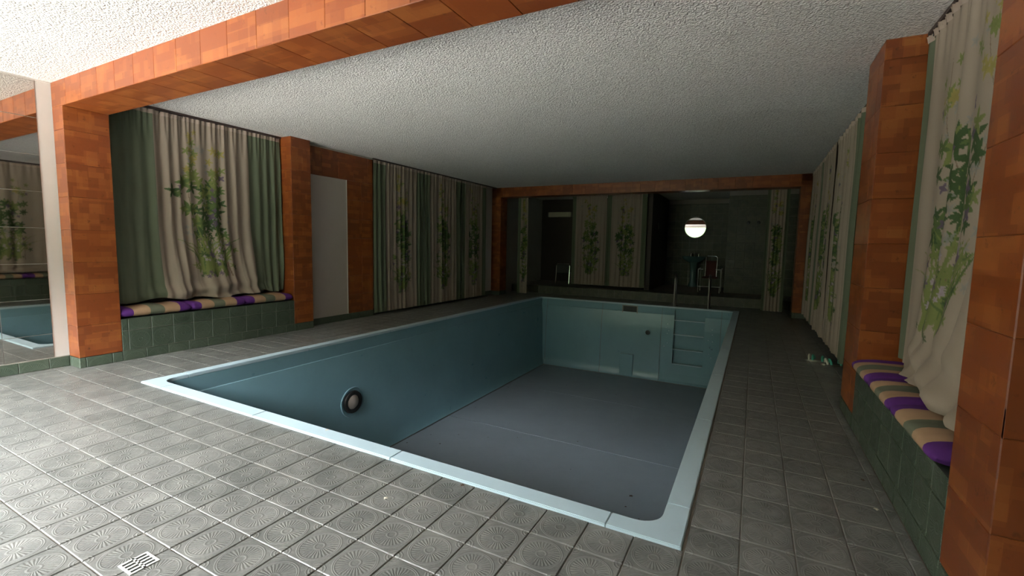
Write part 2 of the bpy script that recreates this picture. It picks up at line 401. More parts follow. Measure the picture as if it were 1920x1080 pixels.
# cork surround with the white wall panel on the left wall
t = thing('wall_panel_surround', 'dark cork surround framing a plain white panel on the left wall', 'wall panel', (XD, 5.1, 0))
cx = XD - .012
clad('cork_tile', t, (cx, 4.43, 2.2), (0, 1, 0), (0, 0, 1), 1.305, .40, .30, .40, M['cork'], th=.012, gap=.0007, metric=True)
clad('cork_tile', t, (cx, 5.19, .1), (0, 1, 0), (0, 0, 1), .545, 2.1, .30, .30, M['cork'], th=.012, gap=.0007, metric=True)
box('white_panel', XD - .02, XD - .008, 4.43, 5.19, .1, 2.2, M['panel'], t)
box('edge_strip', XD - .02, XD + .003, 5.182, 5.190, .1, 2.2, M['white'], t)
bl = struct(box('baseboard_left', XD - .02, XD - .006, 4.43, 5.735, 0, .1, M['grout']))
clad('base_tile', bl, (XD - .006, 4.43, 0), (0, 1, 0), (0, 0, 1), 1.305, .1, T, .2, M['btile'], ov=-.1)
bl = struct(box('baseboard_near', XW - .01, XW + .006, WY, 1.835, 0, .104, M['grout']))
clad('base_tile', bl, (XW + .006, WY, 0), (0, 1, 0), (0, 0, 1), 1.835 - WY, .104, T, .2, M['btile'], ov=-.1, ou=.15)
bl = struct(box('baseboard_right', .90 - .006, .90 + .01, WY, 1.835, 0, .1, M['grout']))
bl = struct(box('baseboard_long', -5.80, -5.786, 5.735, 9.87, 0, .1, M['btile']))
struct(box('baseboard_end', .93, 1.0, 4.385, 9.87, 0, .1, M['dark']))
# mirror tiles on the near left wall
t = thing('mirror_wall', 'wall of smoky mirror tiles at the left picture edge', 'mirror', (XW, .9, .11))
for j in range(8):
    z0 = ZC - .01 - .327 * (j + 1) + .0; z1 = z0 + .324; z0 = max(z0, .108)
    for i in range(5):
        y1 = 1.728 - .327 * i; y0 = y1 - .3245
        box('mirror_tile', XW, XW + .005, y0, y1, z0, z1, M['mirror'], t, .001)
t2 = struct(box('trim_1', XW, XW + .01, WY, 1.835, ZC - .012, ZC, M['white']))

# ------------------------------------------------------------------ window seats
def bench(label, side, xf, xb, y0, y1, h, off):
    t = thing('window_seat', label, 'bench', ((xf + xb) / 2, (y0 + y1) / 2, 0), 'tiled window seats')
    s = 1 if side == 'L' else -1
    a, b = sorted((xf - s * .006, xb)); box('core', a, b, y0, y1, 0, h - .008, M['grout'], t)
    o, u = ((xf - s * .006, y0), (0, 1, 0)) if side == 'L' else ((xf - s * .006, y1), (0, -1, 0))
    clad('base_tile', t, (o[0], o[1], 0), u, (0, 0, 1), y1 - y0, .1, T, .2, M['btile'], ov=-.1, ou=off)
    clad('front_tile', t, (o[0], o[1], .1), u, (0, 0, 1), y1 - y0, h - .1, T, T, M['btile'], ou=off + .057)
    a, b = sorted((xf, xb)); box('top_slab', a, b, y0, y1, h - .008, h, M['btile'], t, .002)
    return t
bench('green tiled window seat below the bright curtain on the left', 'L', XF, -6.2, 2.172, 4.125, .425, 0)
bench('dark green tiled window seat at the right picture edge', 'R', XR, 1.30, 2.172, 3.90, .42, .1)

def cushion(label, side, xf, depth, y0, y1, z, hgt, group, seed):
    rnd = random.Random(seed); s = -1 if side == 'L' else 1
    Lc = y1 - y0; N, K = 44, 28; cyy = (y0 + y1) / 2
    stripes = [(0, .16, 0), (.16, .39, 1), (.39, .58, 2), (.58, .81, 1), (.81, 1.01, 0)]
    def fn(bm):
        rings = []
        for i in range(N + 1):
            t = i / N; y = -Lc / 2 + Lc * t; e = min(t, 1 - t) * Lc
            k = (1 - max(0, 1 - e / .05) ** 2.4) ** .5 if e < .05 else 1
            k = max(k, .12); q = 1 + .035 * math.sin(t * 23 + seed) + .03 * math.sin(t * 51 + seed * 2)
            ring = []
            for j in range(K):
                a = 2 * PI * j / K; c_, s_ = math.cos(a), math.sin(a)
                x = math.copysign(abs(c_) ** .55, c_) * depth / 2 * (.93 + .07 * k); zz = math.copysign(abs(s_) ** .75, s_) * hgt / 2 * k * q
                if zz > 0: zz *= 1 + .10 * math.sin(t * 15 + 2 * c_ + seed)
                ring.append(bm.verts.new((x, y, zz if zz > 0 else zz * .8)))
            rings.append(ring)
        for i in range(N):
            t = (i + .5) / N; mi = [m for a, b, m in stripes if a <= t < b][0]
            for j in range(K):
                f = bm.faces.new((rings[i][j], rings[i][(j + 1) % K], rings[i + 1][(j + 1) % K], rings[i + 1][j])); f.material_index = mi
        bm.faces.new(rings[0][::-1]); bm.faces.new(rings[-1])
    o = mk('seat_cushion', fn, M['pur'], None, True); o.data.materials.append(M['bei']); o.data.materials.append(M['gre'])
    o.location = (xf + s * depth / 2, cyy, z + hgt * .435)
    o['label'] = label; o['category'] = 'cushion'; o['group'] = group
    return o
GL, GR = 'striped cushions on the left window seat', 'striped cushions on the right window seat'
cushion('purple ended striped cushion on the left seat, nearest the big cork column', 'L', -5.545, .42, 2.178, 2.825, .425, .115, GL, 1)
cushion('striped cushion in the middle of the left window seat', 'L', -5.54, .42, 2.832, 3.442, .425, .115, GL, 2)
cushion('striped cushion on the left seat, farthest, touching the second cork column', 'L', -5.54, .42, 3.452, 4.105, .425, .115, GL, 3)
cushion('striped cushion with bright purple end on the right seat, nearest the picture edge', 'R', .645, .46, 2.24, 2.868, .42, .10, GR, 4)
cushion('striped cushion in the middle of the right seat under the draped hem', 'R', .645, .46, 2.875, 3.382, .42, .10, GR, 5)
cushion('striped cushion at the far end of the right seat against the cork column', 'R', .645, .46, 3.385, 3.89, .42, .10, GR, 6)

# ------------------------------------------------------------------ curtains
BEI = np.array((.315, .250, .200)); 
def paint(Wd, H, nu, nv, seed, dens=1.0, shift=0.0):
    """flat printed vines and plants on beige cloth; returns (nv, nu, 3)"""
    r = np.random.RandomState(seed)
    img = np.ones((nv, nu, 3)) * BEI; X = np.linspace(0, Wd, nu); Z = np.linspace(0, H, nv)
    def region(x, z, s):
        a, b = np.searchsorted(X, (x - s, x + s)); c, d = np.searchsorted(Z, (z - s, z + s))
        return slice(c, d), slice(a, b)
    def star(x, z, s, n, col, rot, lo=.3, pw=1.6, al=1):
        sl = region(x, z, s); gx, gz = np.meshgrid(X[sl[1]] - x, Z[sl[0]] - z)
        if gx.size == 0: return
        rr = np.hypot(gx, gz); th = (np.arctan2(gz, gx) + rot) * n / (2 * PI) % 1
        m = rr < s * (lo + (1 - lo) * np.abs(th - .5) ** pw * 2 ** pw)
        blk = img[sl]; blk[m] = blk[m] * (1 - al) + np.array(col) * (al * (.85 + .3 * (rr[m] / s)))[:, None]
    def stroke(pts, w0, w1, col, al=1):
        pts = np.array(pts); n = len(pts)
        for i, (x, z) in enumerate(pts):
            w = w0 + (w1 - w0) * i / n; sl = region(x, z, w + .004); gx, gz = np.meshgrid(X[sl[1]] - x, Z[sl[0]] - z)
            if gx.size == 0: continue
            m = np.hypot(gx, gz) < w; blk = img[sl]; blk[m] = blk[m] * (1 - al) + np.array(col) * al
    DG, MG, YG, YL, GY, PU = (.028, .068, .018), (.07, .115, .03), (.15, .175, .05), (.27, .22, .06), (.23, .225, .21), (.09, .06, .11)
    BR = (.14, .09, .055)
    stems = []
    for cx_, top in ((.37 + shift, .93), (.51 + shift, .66), (.64 + shift, .86)):
        ph = r.rand() * 6; zz = np.linspace(.12 * H, top * H, 260)
        xx = Wd * cx_ + .045 * Wd * np.sin(zz * 3.1 + ph) + .02 * Wd * np.sin(zz * 8 + ph * 2)
        stroke(np.c_[xx, zz], .006, .003, BR, .8); stems.append((xx, zz, top))
    for xx, zz, top in stems:                                             # shadow leaves, then leaves
        for _ in range(int(16 * dens)):
            k = r.randint(30, 255); star(xx[k] + r.normal(0, .09) * Wd, zz[k], r.uniform(.03, .05), 5, GY, r.rand() * 6, .25, 1.3, .75)
        for _ in range(int(44 * dens)):
            k = r.randint(20, 259); f = zz[k] / H
            col = YL if f > .72 and r.rand() < .5 else YG if (f > .66 or r.rand() < .28) else (MG if r.rand() < .4 else DG)
            if f < .35 and r.rand() < .6: col = YG
            s = r.uniform(.045, .085) * (1.15 if .38 < f < .68 else .72)
            star(xx[k] + r.normal(0, .045) * Wd, zz[k] + r.normal(0, .03), s, 5, col, r.rand() * 6, .28, 1.2)
    for _ in range(int(12 * dens)):
        xx, zz, top = stems[r.randint(3)]; k = r.randint(60, 255)
        star(xx[k] + r.normal(0, .05) * Wd, zz[k], r.uniform(.025, .05), 4, PU, r.rand() * 6, .35, 1, .9)
    for _ in range(int(52 * dens)):                                       # grassy plant at the foot
        x0_ = Wd * (shift + r.uniform(.38, .62)); z0_ = H * r.uniform(.12, .18); ln = r.uniform(.2, .62); dx = r.normal(0, .15)
        t_ = np.linspace(0, 1, 60); stroke(np.c_[x0_ + dx * t_ ** 1.7, z0_ + ln * (t_ - .25 * abs(dx) * 3 * t_ ** 3)], .014, .003, YG if r.rand() < .6 else MG, .9)
    for _ in range(int(16 * dens)):
        star(Wd * (shift + r.uniform(.36, .66)), H * r.uniform(.11, .26), r.uniform(.02, .045), 6, PU if r.rand() < .6 else DG, r.rand() * 6, .3, 1, .85)
    for _ in range(int(12 * dens)):
        star(Wd * (shift + r.uniform(.4, .62)), H * r.uniform(.2, .34), r.uniform(.015, .026), 5, (.34, .27, .33), r.rand() * 6, .4, 1, .9)
    return img

def curtain(label, group, A, B, z0, z1, nrm, layout, folds, amp, res, seed, drape=None, top_amp=.4):
    """cloth hanging between plan points A and B, bulging towards nrm; layout = [(width fraction, 'green'|'print')]"""
    A, B, nrm = Vector(A), Vector(B), Vector(nrm); Ln = (B - A).length; d = (B - A) / Ln
    rs = np.random.RandomState(seed); ph = rs.rand(8) * 2 * PI
    t = thing('curtain', label, 'curtain', (A.x, A.y, z0), group)
    tot = int(Ln * 1.25 / res); nv = int((z1 - z0) / res)
    Zs = np.linspace(0, 1, nv)
    def surf(s, v, zt=None):
        h = 1 - v                                                          # 1 at the hem
        warp = s + .012 * np.sin(s * 9 + ph[0]) + .008 * np.sin(s * 23 + ph[1]) + .004 * h * np.sin(v * 5 + ph[2])
        p = 2 * PI * folds * warp
        a = amp * (top_amp + (1 - top_amp) * np.minimum(1, h * 2.2)) * (.72 + .28 * np.sin(s * 17 + ph[3]))
        o = a * (np.sin(p) + .35 * np.sin(2 * p + ph[4] + 2 * h) * h + .22 * np.sin(.5 * p + ph[5]))
        o += amp * .35 * np.sin(p * 2.5 + ph[6]) * np.maximum(0, 1 - h * 6)      # tight gathers at the header
        l = .006 * np.sin(p + 1.2) * h
        return o, l
    pos = 0; SS = []
    for frac, kind in layout: SS.append((pos, pos + frac, kind)); pos += frac
    for s0, s1, kind in SS:
        nu = max(4, int(tot * (s1 - s0)))
        s = np.linspace(s0, s1, nu); sg, vg = np.meshgrid(s, Zs)
        o, l = surf(sg, vg); zz = z0 + (z1 - z0) * vg
        along = sg * Ln + l * (vg < .97)
        if drape is not None: o, along, zz = drape(sg, vg, o, along, zz, ph)
        P = np.empty((nv, nu, 3))
        P[..., 0] = d.x * along + nrm.x * o; P[..., 1] = d.y * along + nrm.y * o; P[..., 2] = zz - z0
        idx = np.arange(nu * nv).reshape(nv, nu)
        q = np.stack([idx[:-1, :-1], idx[:-1, 1:], idx[1:, 1:], idx[1:, :-1]], -1).reshape(-1, 4)
        me = bpy.data.meshes.new('cloth'); n = nu * nv
        me.vertices.add(n); me.vertices.foreach_set('co', P.reshape(-1)); me.loops.add(len(q) * 4); me.loops.foreach_set('vertex_index', q.reshape(-1))
        me.polygons.add(len(q)); me.polygons.foreach_set('loop_start', np.arange(0, len(q) * 4, 4)); me.polygons.foreach_set('loop_total', np.full(len(q), 4))
        me.update(); me.validate(); me.polygons.foreach_set('use_smooth', np.ones(len(q), bool))
        if kind == 'print':
            Wd = (s1 - s0) * Ln * 1.12
            img = paint(Wd, z1 - z0, nu, nv, seed * 7 + int(s0 * 100), 1 if Wd > .7 else .7, .13 if seed == 12 else 0)
            ca = me.color_attributes.new('Col', 'FLOAT_COLOR', 'POINT')
            ca.data.foreach_set('color', np.concatenate([img, np.ones((nv, nu, 1))], -1).astype(np.float32).reshape(-1))
            uvl = me.uv_layers.new(name='UVMap')
            uu = np.stack([sg * Ln, vg * (z1 - z0)], -1).reshape(-1, 2)[q.reshape(-1)]; uvl.data.foreach_set('uv', uu.astype(np.float32).reshape(-1))
            link('printed_panel', me, t, M['print'])
        else: link('side_panel', me, t, M['green'])
    # ruffled header tape and hooks
    nh = int(Ln / .012); s = np.linspace(0, 1, nh); V = []
    rz = rs.rand(nh)
    for k, v in enumerate((1.0, 1.006, 1.014)):
        o, l = surf(s, np.ones(nh)); o = o + .004 + .006 * np.sin(s * Ln * 260) * k
        z = (z1 - z0) * 1.0 + (-.03, .0, .016)[k] + (.008 * (rz - .5) if k == 2 else 0)
        for i in range(nh): V.append((d.x * s[i] * Ln + nrm.x * o[i], d.y * s[i] * Ln + nrm.y * o[i], float(z[i] if hasattr(z, '__len__') else z)))
    F = [(k * nh + i, k * nh + i + 1, (k + 1) * nh + i + 1, (k + 1) * nh + i) for k in range(2) for i in range(nh - 1)]
    me = bpy.data.meshes.new('header_tape'); me.from_pydata(V, [], F)
    for p in me.polygons: p.use_smooth = True
    link('header_tape', me, t, M['hdr'])
    nk = max(2, int(Ln / .11))
    hm = bpy.data.meshes.new('curtain_hook'); bm = bmesh.new(); b_tube(bm, [(0, 0, -.015), (.0, .0, .004), (0, .003, .009)], .003, 6); bm.to_mesh(hm); bm.free(); hm.materials.append(M['black'])
    for i in range(nk):
        s_ = (i + .5) / nk; o = link('curtain_hook', hm, t); o.location = (d.x * s_ * Ln, d.y * s_ * Ln, (z1 - z0) + .012)
    return t
def rail(label, A, B, z):
    t = mk('curtain_rail', lambda bm: b_box(bm, -.014, .014, -(B[1] - A[1]) / 2 if A[0] == B[0] else -.014, (B[1] - A[1]) / 2 if A[0] == B[0] else .014, -.011, .011) if A[0] == B[0]
           else b_box(bm, -(B[0] - A[0]) / 2, (B[0] - A[0]) / 2, -.014, .014, -.011, .011), M['track'])
    t.location = ((A[0] + B[0]) / 2, (A[1] + B[1]) / 2, z); t['label'] = label; t['category'] = 'curtain rail'; t['group'] = 'curtain rails under the ceiling'

def drape_left(sg, vg, o, along, zz, ph):
    h = 1 - vg; k = np.clip((h - .55) / .45, 0, 1)
    mid = np.sin(np.clip((sg - .05) / .9, 0, 1) * PI)
    o = o * (1 - .45 * k) + .075 * k ** 2 * mid + .034 * k ** 1.3 * np.sin(2 * PI * 4.6 * (sg + .10 * k) + ph[0]) + .012 * np.sin(sg * 47 + h * 9 + ph[0]) * k
    along = along + .17 * k ** 1.5 * mid * (.35 + .65 * sg)
    kb = np.clip((h - .86) / .14, 0, 1)
    o = o + .036 * kb * (np.sin(h * 62 + 7 * sg + ph[3]) * mid + .3 * np.sin(sg * 90 + ph[1]))
    zz = zz + kb * (.012 * np.sin(sg * 31 + ph[2]) + .014 * np.sin(sg * 11 + ph[5]) + .014)
    return o, along, zz
def drape_right(sg, vg, o, along, zz, ph):
    h = 1 - vg; k = np.clip((h - .5) / .5, 0, 1); near = np.clip((.90 - sg) / .25, 0, 1)
    o = o + .13 * k ** 2.2 * near * (1 - .25 * np.cos(sg * 9)) + .008 * np.sin(sg * 50 + 5 * h) * k
    along = along + .10 * k ** 2 * near * (sg - .9)
    kb = np.clip((h - .84) / .16, 0, 1)
    o = o + .03 * kb * near * np.sin(h * 70 + 9 * sg)
    return o, along, zz

GB, GF, GO, GE = 'curtains over the window seats', 'long curtains on the left wall', 'long curtains on the right wall', 'curtains at the far wash area'
curtain('tall bright curtain over the left window seat, printed vines between green side bands', GB, (-5.75, 2.19, 0), (-5.75, 4.10, 0), .548, 2.585, (1, 0, 0),
        [(.225, 'green'), (.545, 'print'), (.23, 'green')], 15, .026, .0062, 3, drape_left)
curtain('curtain with ivy print hanging over the right window seat beside the picture edge', GB, (.90, 2.185, 0), (.90, 3.885, 0), .54, 2.585, (-1, 0, 0),
        [(.92, 'print'), (.08, 'green')], 7, .020, .0065, 12, drape_right)
rail('dark curtain rail above the left window seat', (-5.75, 2.18), (-5.75, 4.12), ZC - .011)
rail('curtain rail above the right window seat', (.90, 2.18), (.90, 3.89), ZC - .011)
for i, (a, b, lay, lab) in enumerate((
        (5.74, 7.06, [(.22, 'green'), (.62, 'print'), (.16, 'green')], 'dim curtain on the left wall nearest the white panel, its pale hem kicked out'),
        (7.07, 8.32, [(.15, 'green'), (.68, 'print'), (.17, 'green')], 'dim vine curtain in the middle of the long left wall'),
        (8.33, 9.36, [(.12, 'green'), (.72, 'print'), (.16, 'green')], 'dim narrow folded curtain on the left wall nearest the far corner'))):
    curtain(lab, GF, (-5.655, a, 0), (-5.655, b, 0), .045, 2.585, (1, 0, 0), lay, 13 - 2 * i, .034, .0125, 20 + i)
rail('dark curtain rail along the long left wall', (-5.67, 5.74), (-5.67, 9.86), ZC - .011)
for i, (a, b, lay, lab) in enumerate((
        (5.45, 7.0, [(.80, 'print'), (.20, 'green')][::-1], 'curtain on the right wall nearest the cork column, green edge towards it'),
        (7.02, 8.4, [(.84, 'print'), (.16, 'green')], 'vine curtain in the middle of the right wall'),
        (8.42, 9.75, [(.86, 'print'), (.14, 'green')], 'dim curtain on the right wall nearest the far corner'))):
    curtain(lab, GO, (.845, a, 0), (.845, b, 0), .13, 2.585, (-1, 0, 0), lay, 9, .040, .0125, 30 + i)
rail('curtain rail along the right wall', (.86, 5.40), (.86, 9.85), ZC - .011)
curtain('narrow gathered curtain at the left side of the far opening', GE, (-5.30, 10.33, 0), (-5.03, 10.33, 0), .04, 2.57, (0, -1, 0), [(.25, 'green'), (.75, 'print')], 4, .03, .015, 40)
curtain('gathered curtain at the right side of the far opening', GE, (.17, 10.36, 0), (.55, 10.36, 0), .04, 2.57, (0, -1, 0), [(.15, 'green'), (.7, 'print'), (.15, 'green')], 6, .03, .015, 41)
rail('curtain rail behind the far beam', (-5.5, 10.36), (.66, 10.36), ZC - .011)
curtain('dim vine curtain closing the far cubicle, left one of the pair', GE, (-4.27, 11.45, 0), (-3.36, 11.45, 0), .255, 2.57, (0, -1, 0), [(.1, 'green'), (.9, 'print')], 9, .024, .014, 42)
curtain('dim vine curtain closing the far cubicle, right one beside the partition', GE, (-3.35, 11.45, 0), (-2.36, 11.45, 0), .255, 2.57, (0, -1, 0), [(.12, 'green'), (.76, 'print'), (.12, 'green')], 9, .024, .014, 43)
rail('curtain rail of the far cubicle', (-4.35, 11.47), (-2.3, 11.47), ZC - .011)

# ------------------------------------------------------------------ swimming pool
pool = thing('swimming_pool', 'empty rectangular pool with teal panel walls and pale blue rim', 'pool', (-2.4, 6, -1.6))
pl = pool.location
IX0, IX1, IY0, IY1 = PXL + CW, PXR - CW, PY0 + CW, PY1 - CW
DZ = -1.6
def pmesh(name, V, F, mat, smooth=False, par=pool, solid=0):
    me = bpy.data.meshes.new(name); me.from_pydata([tuple(Vector(v) - pl) for v in V], [], F)
    if smooth:
        for p in me.polygons: p.use_smooth = True
        try: me.set_sharp_from_angle(angle=math.radians(35))
        except Exception: pass
    return link(name, me, par, mat)
# coping pieces: straight lengths plus four corners whose inside is rounded
def slab(name, poly, z0, z1, mat, bev=.004):
    def fn(bm):
        vs = [bm.verts.new((x - pl.x, y - pl.y, z1 - pl.z)) for x, y in poly]
        f = bm.faces.new(vs); r = bmesh.ops.extrude_face_region(bm, geom=[f])
        for v in [e for e in r['geom'] if isinstance(e, bmesh.types.BMVert)]: v.co.z = z0 - pl.z
        bmesh.ops.bevel(bm, geom=list(bm.edges), offset=bev, segments=2, affect='EDGES')
    return mk(name, fn, mat, pool)
CL, RC = .32, .11; GP = .003
cz0, cz1 = -.02, .012
def corner(cx_, cy_, sx_, sy_):
    P = [(0, 0), (CL, 0), (CL, CW)]
    n = 8
    for k in range(n + 1):
        a = PI / 2 * k / n; P.append((CW + RC - RC * math.sin(a), CW + RC - RC * math.cos(a)))
    P += [(CW, CL), (0, CL)]
    slab('coping', [(cx_ + sx_ * x, cy_ + sy_ * y) for x, y in P], cz0, cz1, M['cope'])
corner(PXL, PY0, 1, 1); corner(PXR, PY0, -1, 1); corner(PXL, PY1, 1, -1); corner(PXR, PY1, -1, -1)
def runx(y0, y1, cuts):
    for a, b in zip(cuts, cuts[1:]): slab('coping', [(a + GP/2, y0), (b - GP/2, y0), (b - GP/2, y1), (a + GP/2, y1)], cz0, cz1, M['cope'])
def runy(x0, x1, cuts):
    for a, b in zip(cuts, cuts[1:]): slab('coping', [(x0, a + GP/2), (x1, a + GP/2), (x1, b - GP/2), (x0, b - GP/2)], cz0, cz1, M['cope'])
runx(PY0, PY0 + CW, [PXL + CL, -3.05, -1.775, PXR - CL]); runx(PY1 - CW, PY1, [PXL + CL, -3.4, -1.9, PXR - CL])
runy(PXL, PXL + CW, [PY0 + CL, 3.51, 4.85, 6.19, 7.53, 8.8, PY1 - CL]); runy(PXR - CW, PXR, [PY0 + CL, 3.50, 4.85, 6.19, 7.53, 8.82, PY1 - CL])
# wall panels: an upright lip, a small shelf, then a gently bellied sheet leaning out at the foot
PROF = [(0, -.02), (0, -.165), (.008, -.172), (.03, -.30), (.05, -.45), (.064, -.70), (.078, -1.05), (.095, -1.40), (.115, -1.55), (.15, -1.6)]
def wallstrip(p, q, n, a, b, mat=M['pwall'], name='wall_panel', prof=PROF, gp=.0012):
    """panel between distances a and b on the line p->q, leaning along n"""
    d = (Vector(q) - Vector(p)).normalized(); V, F = [], []
    a += gp; b -= gp
    cols = [(a, 0), (b, 0)]
    for s, dep in cols:
        for off, z in prof: c = Vector(p) + d * s + Vector(n) * (off + dep); V.append((c.x, c.y, z))
    k = len(prof)
    for i in range(len(cols) - 1):
        for j in range(k - 1): F.append((i * k + j, (i + 1) * k + j, (i + 1) * k + j + 1, i * k + j + 1))
    return pmesh(name, V, F, mat, True)
def backer(p, q, n):
    d = (Vector(q) - Vector(p)); V, F = [], []
    for s in (-.1, 1.1) if 0 else (0, 1):
        for off, z in PROF: c = Vector(p) + d * s + Vector(n) * (off - .006); V.append((c.x, c.y, z))
    k = len(PROF)
    for j in range(k - 1): F.append((j, k + j, k + j + 1, j + 1))
    pmesh('liner', V, F, M['pwall'], True)
LP, LQ = (IX0, IY0), (IX0, IY1)
for a, b in zip([0, 1.45, 2.72, 4.0, 5.3, 6.6, 8.074][:-1], [1.45, 2.72, 4.0, 5.3, 6.6, 8.074]):
    wallstrip((IX0, IY0, 0), (IX0, IY1, 0), (1, 0, 0), a, b)
    wallstrip((IX1, IY0, 0), (IX1, IY1, 0), (-1, 0, 0), a, b)
backer((IX0, IY0, 0), (IX0, IY1, 0), (1, 0, 0)); backer((IX1, IY0, 0), (IX1, IY1, 0), (-1, 0, 0))
WI = IX1 - IX0
for a, b in ((0, 1.3), (1.3, 2.75), (2.75, WI)): wallstrip((IX0, IY0, 0), (IX1, IY0, 0), (0, 1, 0), a, b)
# far wall: panel seams as in the photograph; the stair panel has four recessed steps
XS = [IX0, -4.33, -2.97, -1.66, -.50, IX1]
for a, b in zip(XS, XS[1:]):
    if abs(a + 1.66) > .01: wallstrip((IX0, IY1, 0), (IX1, IY1, 0), (0, -1, 0), a - IX0, b - IX0, gp=.004)
def pz(z):
    for (o0, z0), (o1, z1) in zip(PROF, PROF[1:]):
        if z1 <= z <= z0: return o0 + (o1 - o0) * (z0 - z) / (z0 - z1)
    return PROF[-1][0]
SX0, SX1 = -1.405, -.805
steps = [(-.055, -.262), (-.285, -.565), (-.59, -.875), (-.90, -1.185)]
def stair_panel():
    V, F = [], []
    x0, x1 = -1.657, -.503
    zs = sorted({round(z, 4) for s in steps for z in s} | {z for _, z in PROF}, reverse=True)
    def quad(p): n = len(V); V.extend(p); F.append((n, n + 1, n + 2, n + 3))
    Y = lambda z: IY1 - pz(z)
    for z1, z0 in zip(zs, zs[1:]):
        inside = any(s[1] - 1e-4 <= (z0 + z1) / 2 <= s[0] + 1e-4 for s in steps)
        for a, b in (((x0, SX0), (SX1, x1)) if inside else ((x0, x1),)):
            quad([(a, Y(z1), z1), (b, Y(z1), z1), (b, Y(z0), z0), (a, Y(z0), z0)])
    return pmesh('stair_panel', V, F, M['pwall'])
sp = stair_panel()
for zt, zb_ in steps:
    yb = IY1 + .05; ya, yc = IY1 - pz(zt), IY1 - pz(zb_)
    V = [(SX0, ya, zt), (SX1, ya, zt), (SX1, yb, zt), (SX0, yb, zt), (SX0, yc, zb_), (SX1, yc, zb_), (SX1, yb, zb_), (SX0, yb, zb_)]
    o = pmesh('step_recess', V, [(0, 1, 2, 3), (4, 7, 6, 5), (3, 2, 6, 7), (0, 3, 7, 4), (1, 5, 6, 2)], M['pwall'], par=sp)
    e = mk('tread_edge', lambda bm: b_box(bm, SX0 - pl.x, SX1 - pl.x, yc - .014 - pl.y, yc + .01 - pl.y, zb_ - .012 - pl.z, zb_ + .004 - pl.z, .003), M['cope'], sp)
backer((IX0, IY0, 0), (IX1, IY0, 0), (0, 1, 0))
mk('shell', lambda bm: [b_box(bm, *[v - pl[k // 2] for k, v in enumerate(a)]) for a in (
    (IX0 - .10, IX0 - .02, IY0 - .10, IY1 + .14, DZ - .1, -.021), (IX1 + .02, IX1 + .10, IY0 - .10, IY1 + .14, DZ - .1, -.021),
    (IX0 - .02, IX1 + .02, IY0 - .10, IY0 - .02, DZ - .1, -.021), (IX0 - .02, IX1 + .02, IY1 + .055, IY1 + .14, DZ - .1, -.021), (IX0 - .02, IX1 + .02, IY0 - .02, IY1 + .055, DZ - .1, DZ - .04))], M['dsteel'], pool)
for x, z in ((-1.53, -.36), (-1.55, -.44), (-1.50, -.50), (-1.53, -.56), (-1.52, -.76), (-1.58, -.84), (-.66, -.40), (-.65, -.50), (-.72, -.62), (-.64, -.64), (-.69, -.76), (-.64, -.80), (-.7, -.9), (-.65, -.97)):
    mk('rivet', lambda bm: bmesh.ops.create_uvsphere(bm, u_segments=10, v_segments=6, radius=.011, matrix=Matrix.Translation(Vector((x, IY1 - pz(z), z)) - pl)), M['cope'], sp, True)
# box pipe cover at the foot of the far wall
mk('suction_cover', lambda bm: b_box(bm, -2.50 - pl.x, -2.215 - pl.x, IY1 - .135 - pl.y, IY1 - .04 - pl.y, DZ - pl.z, -1.10 - pl.z, .004), M['pwall'], pool)
# skimmer mouth
sk = mk('skimmer', lambda bm: [b_box(bm, -2.51 - pl.x, -2.19 - pl.x, IY1 - .012 - pl.y, IY1 + .0 - pl.y, z0 - pl.z, z1 - pl.z) for z0, z1 in ((-.045, -.03), (-.225, -.20))] +
        [b_box(bm, x0 - pl.x, x1 - pl.x, IY1 - .012 - pl.y, IY1 + .0 - pl.y, -.225 - pl.z, -.03 - pl.z) for x0, x1 in ((-2.52, -2.50), (-2.20, -2.18))], M['dsteel'], pool)
mk('weir_flap', lambda bm: b_box(bm, -2.50 - pl.x, -2.20 - pl.x, IY1 - .006 - pl.y, IY1 - .002 - pl.y, -.20 - pl.z, -.045 - pl.z), M['black'], sk)
o = mk('inlet_nozzle', lambda bm: b_lathe(bm, [(.001, .03), (.02, .03), (.022, .02), (.045, .018), (.05, 0)], 24, (0, 0, 0), 'Y'), M['black'], pool, True)
o.scale = (1, -1, 1); o.location = Vector((-1.935, IY1 - pz(-.585) - .002, -.585)) - pl
# under water lamp on the left wall
lx = IX0 + pz(-.79); pc = Vector((lx, 4.08, -.79)) - pl
lamp = mk('pool_lamp', lambda bm: b_lathe(bm, [(.12, -.02), (.145, .006), (.14, .028), (.125, .034), (.095, .026), (.09, .01)], 40, (0, 0, 0), 'X'), M['black'], pool, True); lamp.location = pc
o = mk('lens', lambda bm: b_lathe(bm, [(.095, .012), (.085, .03), (.055, .046), (.02, .054), (.001, .055)], 32, (0, 0, 0), 'X'), M['glass'], lamp, True)
def rimfn(bm):
    b_tube(bm, [(.008, .185 * math.cos(a), .185 * math.sin(a)) for a in [2 * PI * k / 40 for k in range(40)]], .010, 8, True)
rim = mk('niche_rim', rimfn, M['pwall'], lamp, True)
# floor sheet in welded lengths
for k, (a, b) in enumerate(zip([IY0, 4.0, 6.05, 8.1, IY1][:-1], [4.0, 6.05, 8.1, IY1])):
    mk('floor_panel', lambda bm: b_box(bm, IX0 + .02 - pl.x, IX1 - .02 - pl.x, a + .003 - pl.y, b - .003 - pl.y, DZ - .03 - pl.z, DZ - pl.z, .002), M['pfloor'], pool)
mk('sealing_strip', lambda bm: [b_box(bm, IX0 + .14 - pl.x, IX0 + .165 - pl.x, IY0 + .1 - pl.y, IY1 - .1 - pl.y, DZ - pl.z, DZ + .006 - pl.z), b_box(bm, IX0 + .15 - pl.x, IX1 - .15 - pl.x, IY1 - .165 - pl.y, IY1 - .14 - pl.y, DZ - pl.z, DZ + .006 - pl.z)], M['dsteel'], pool)
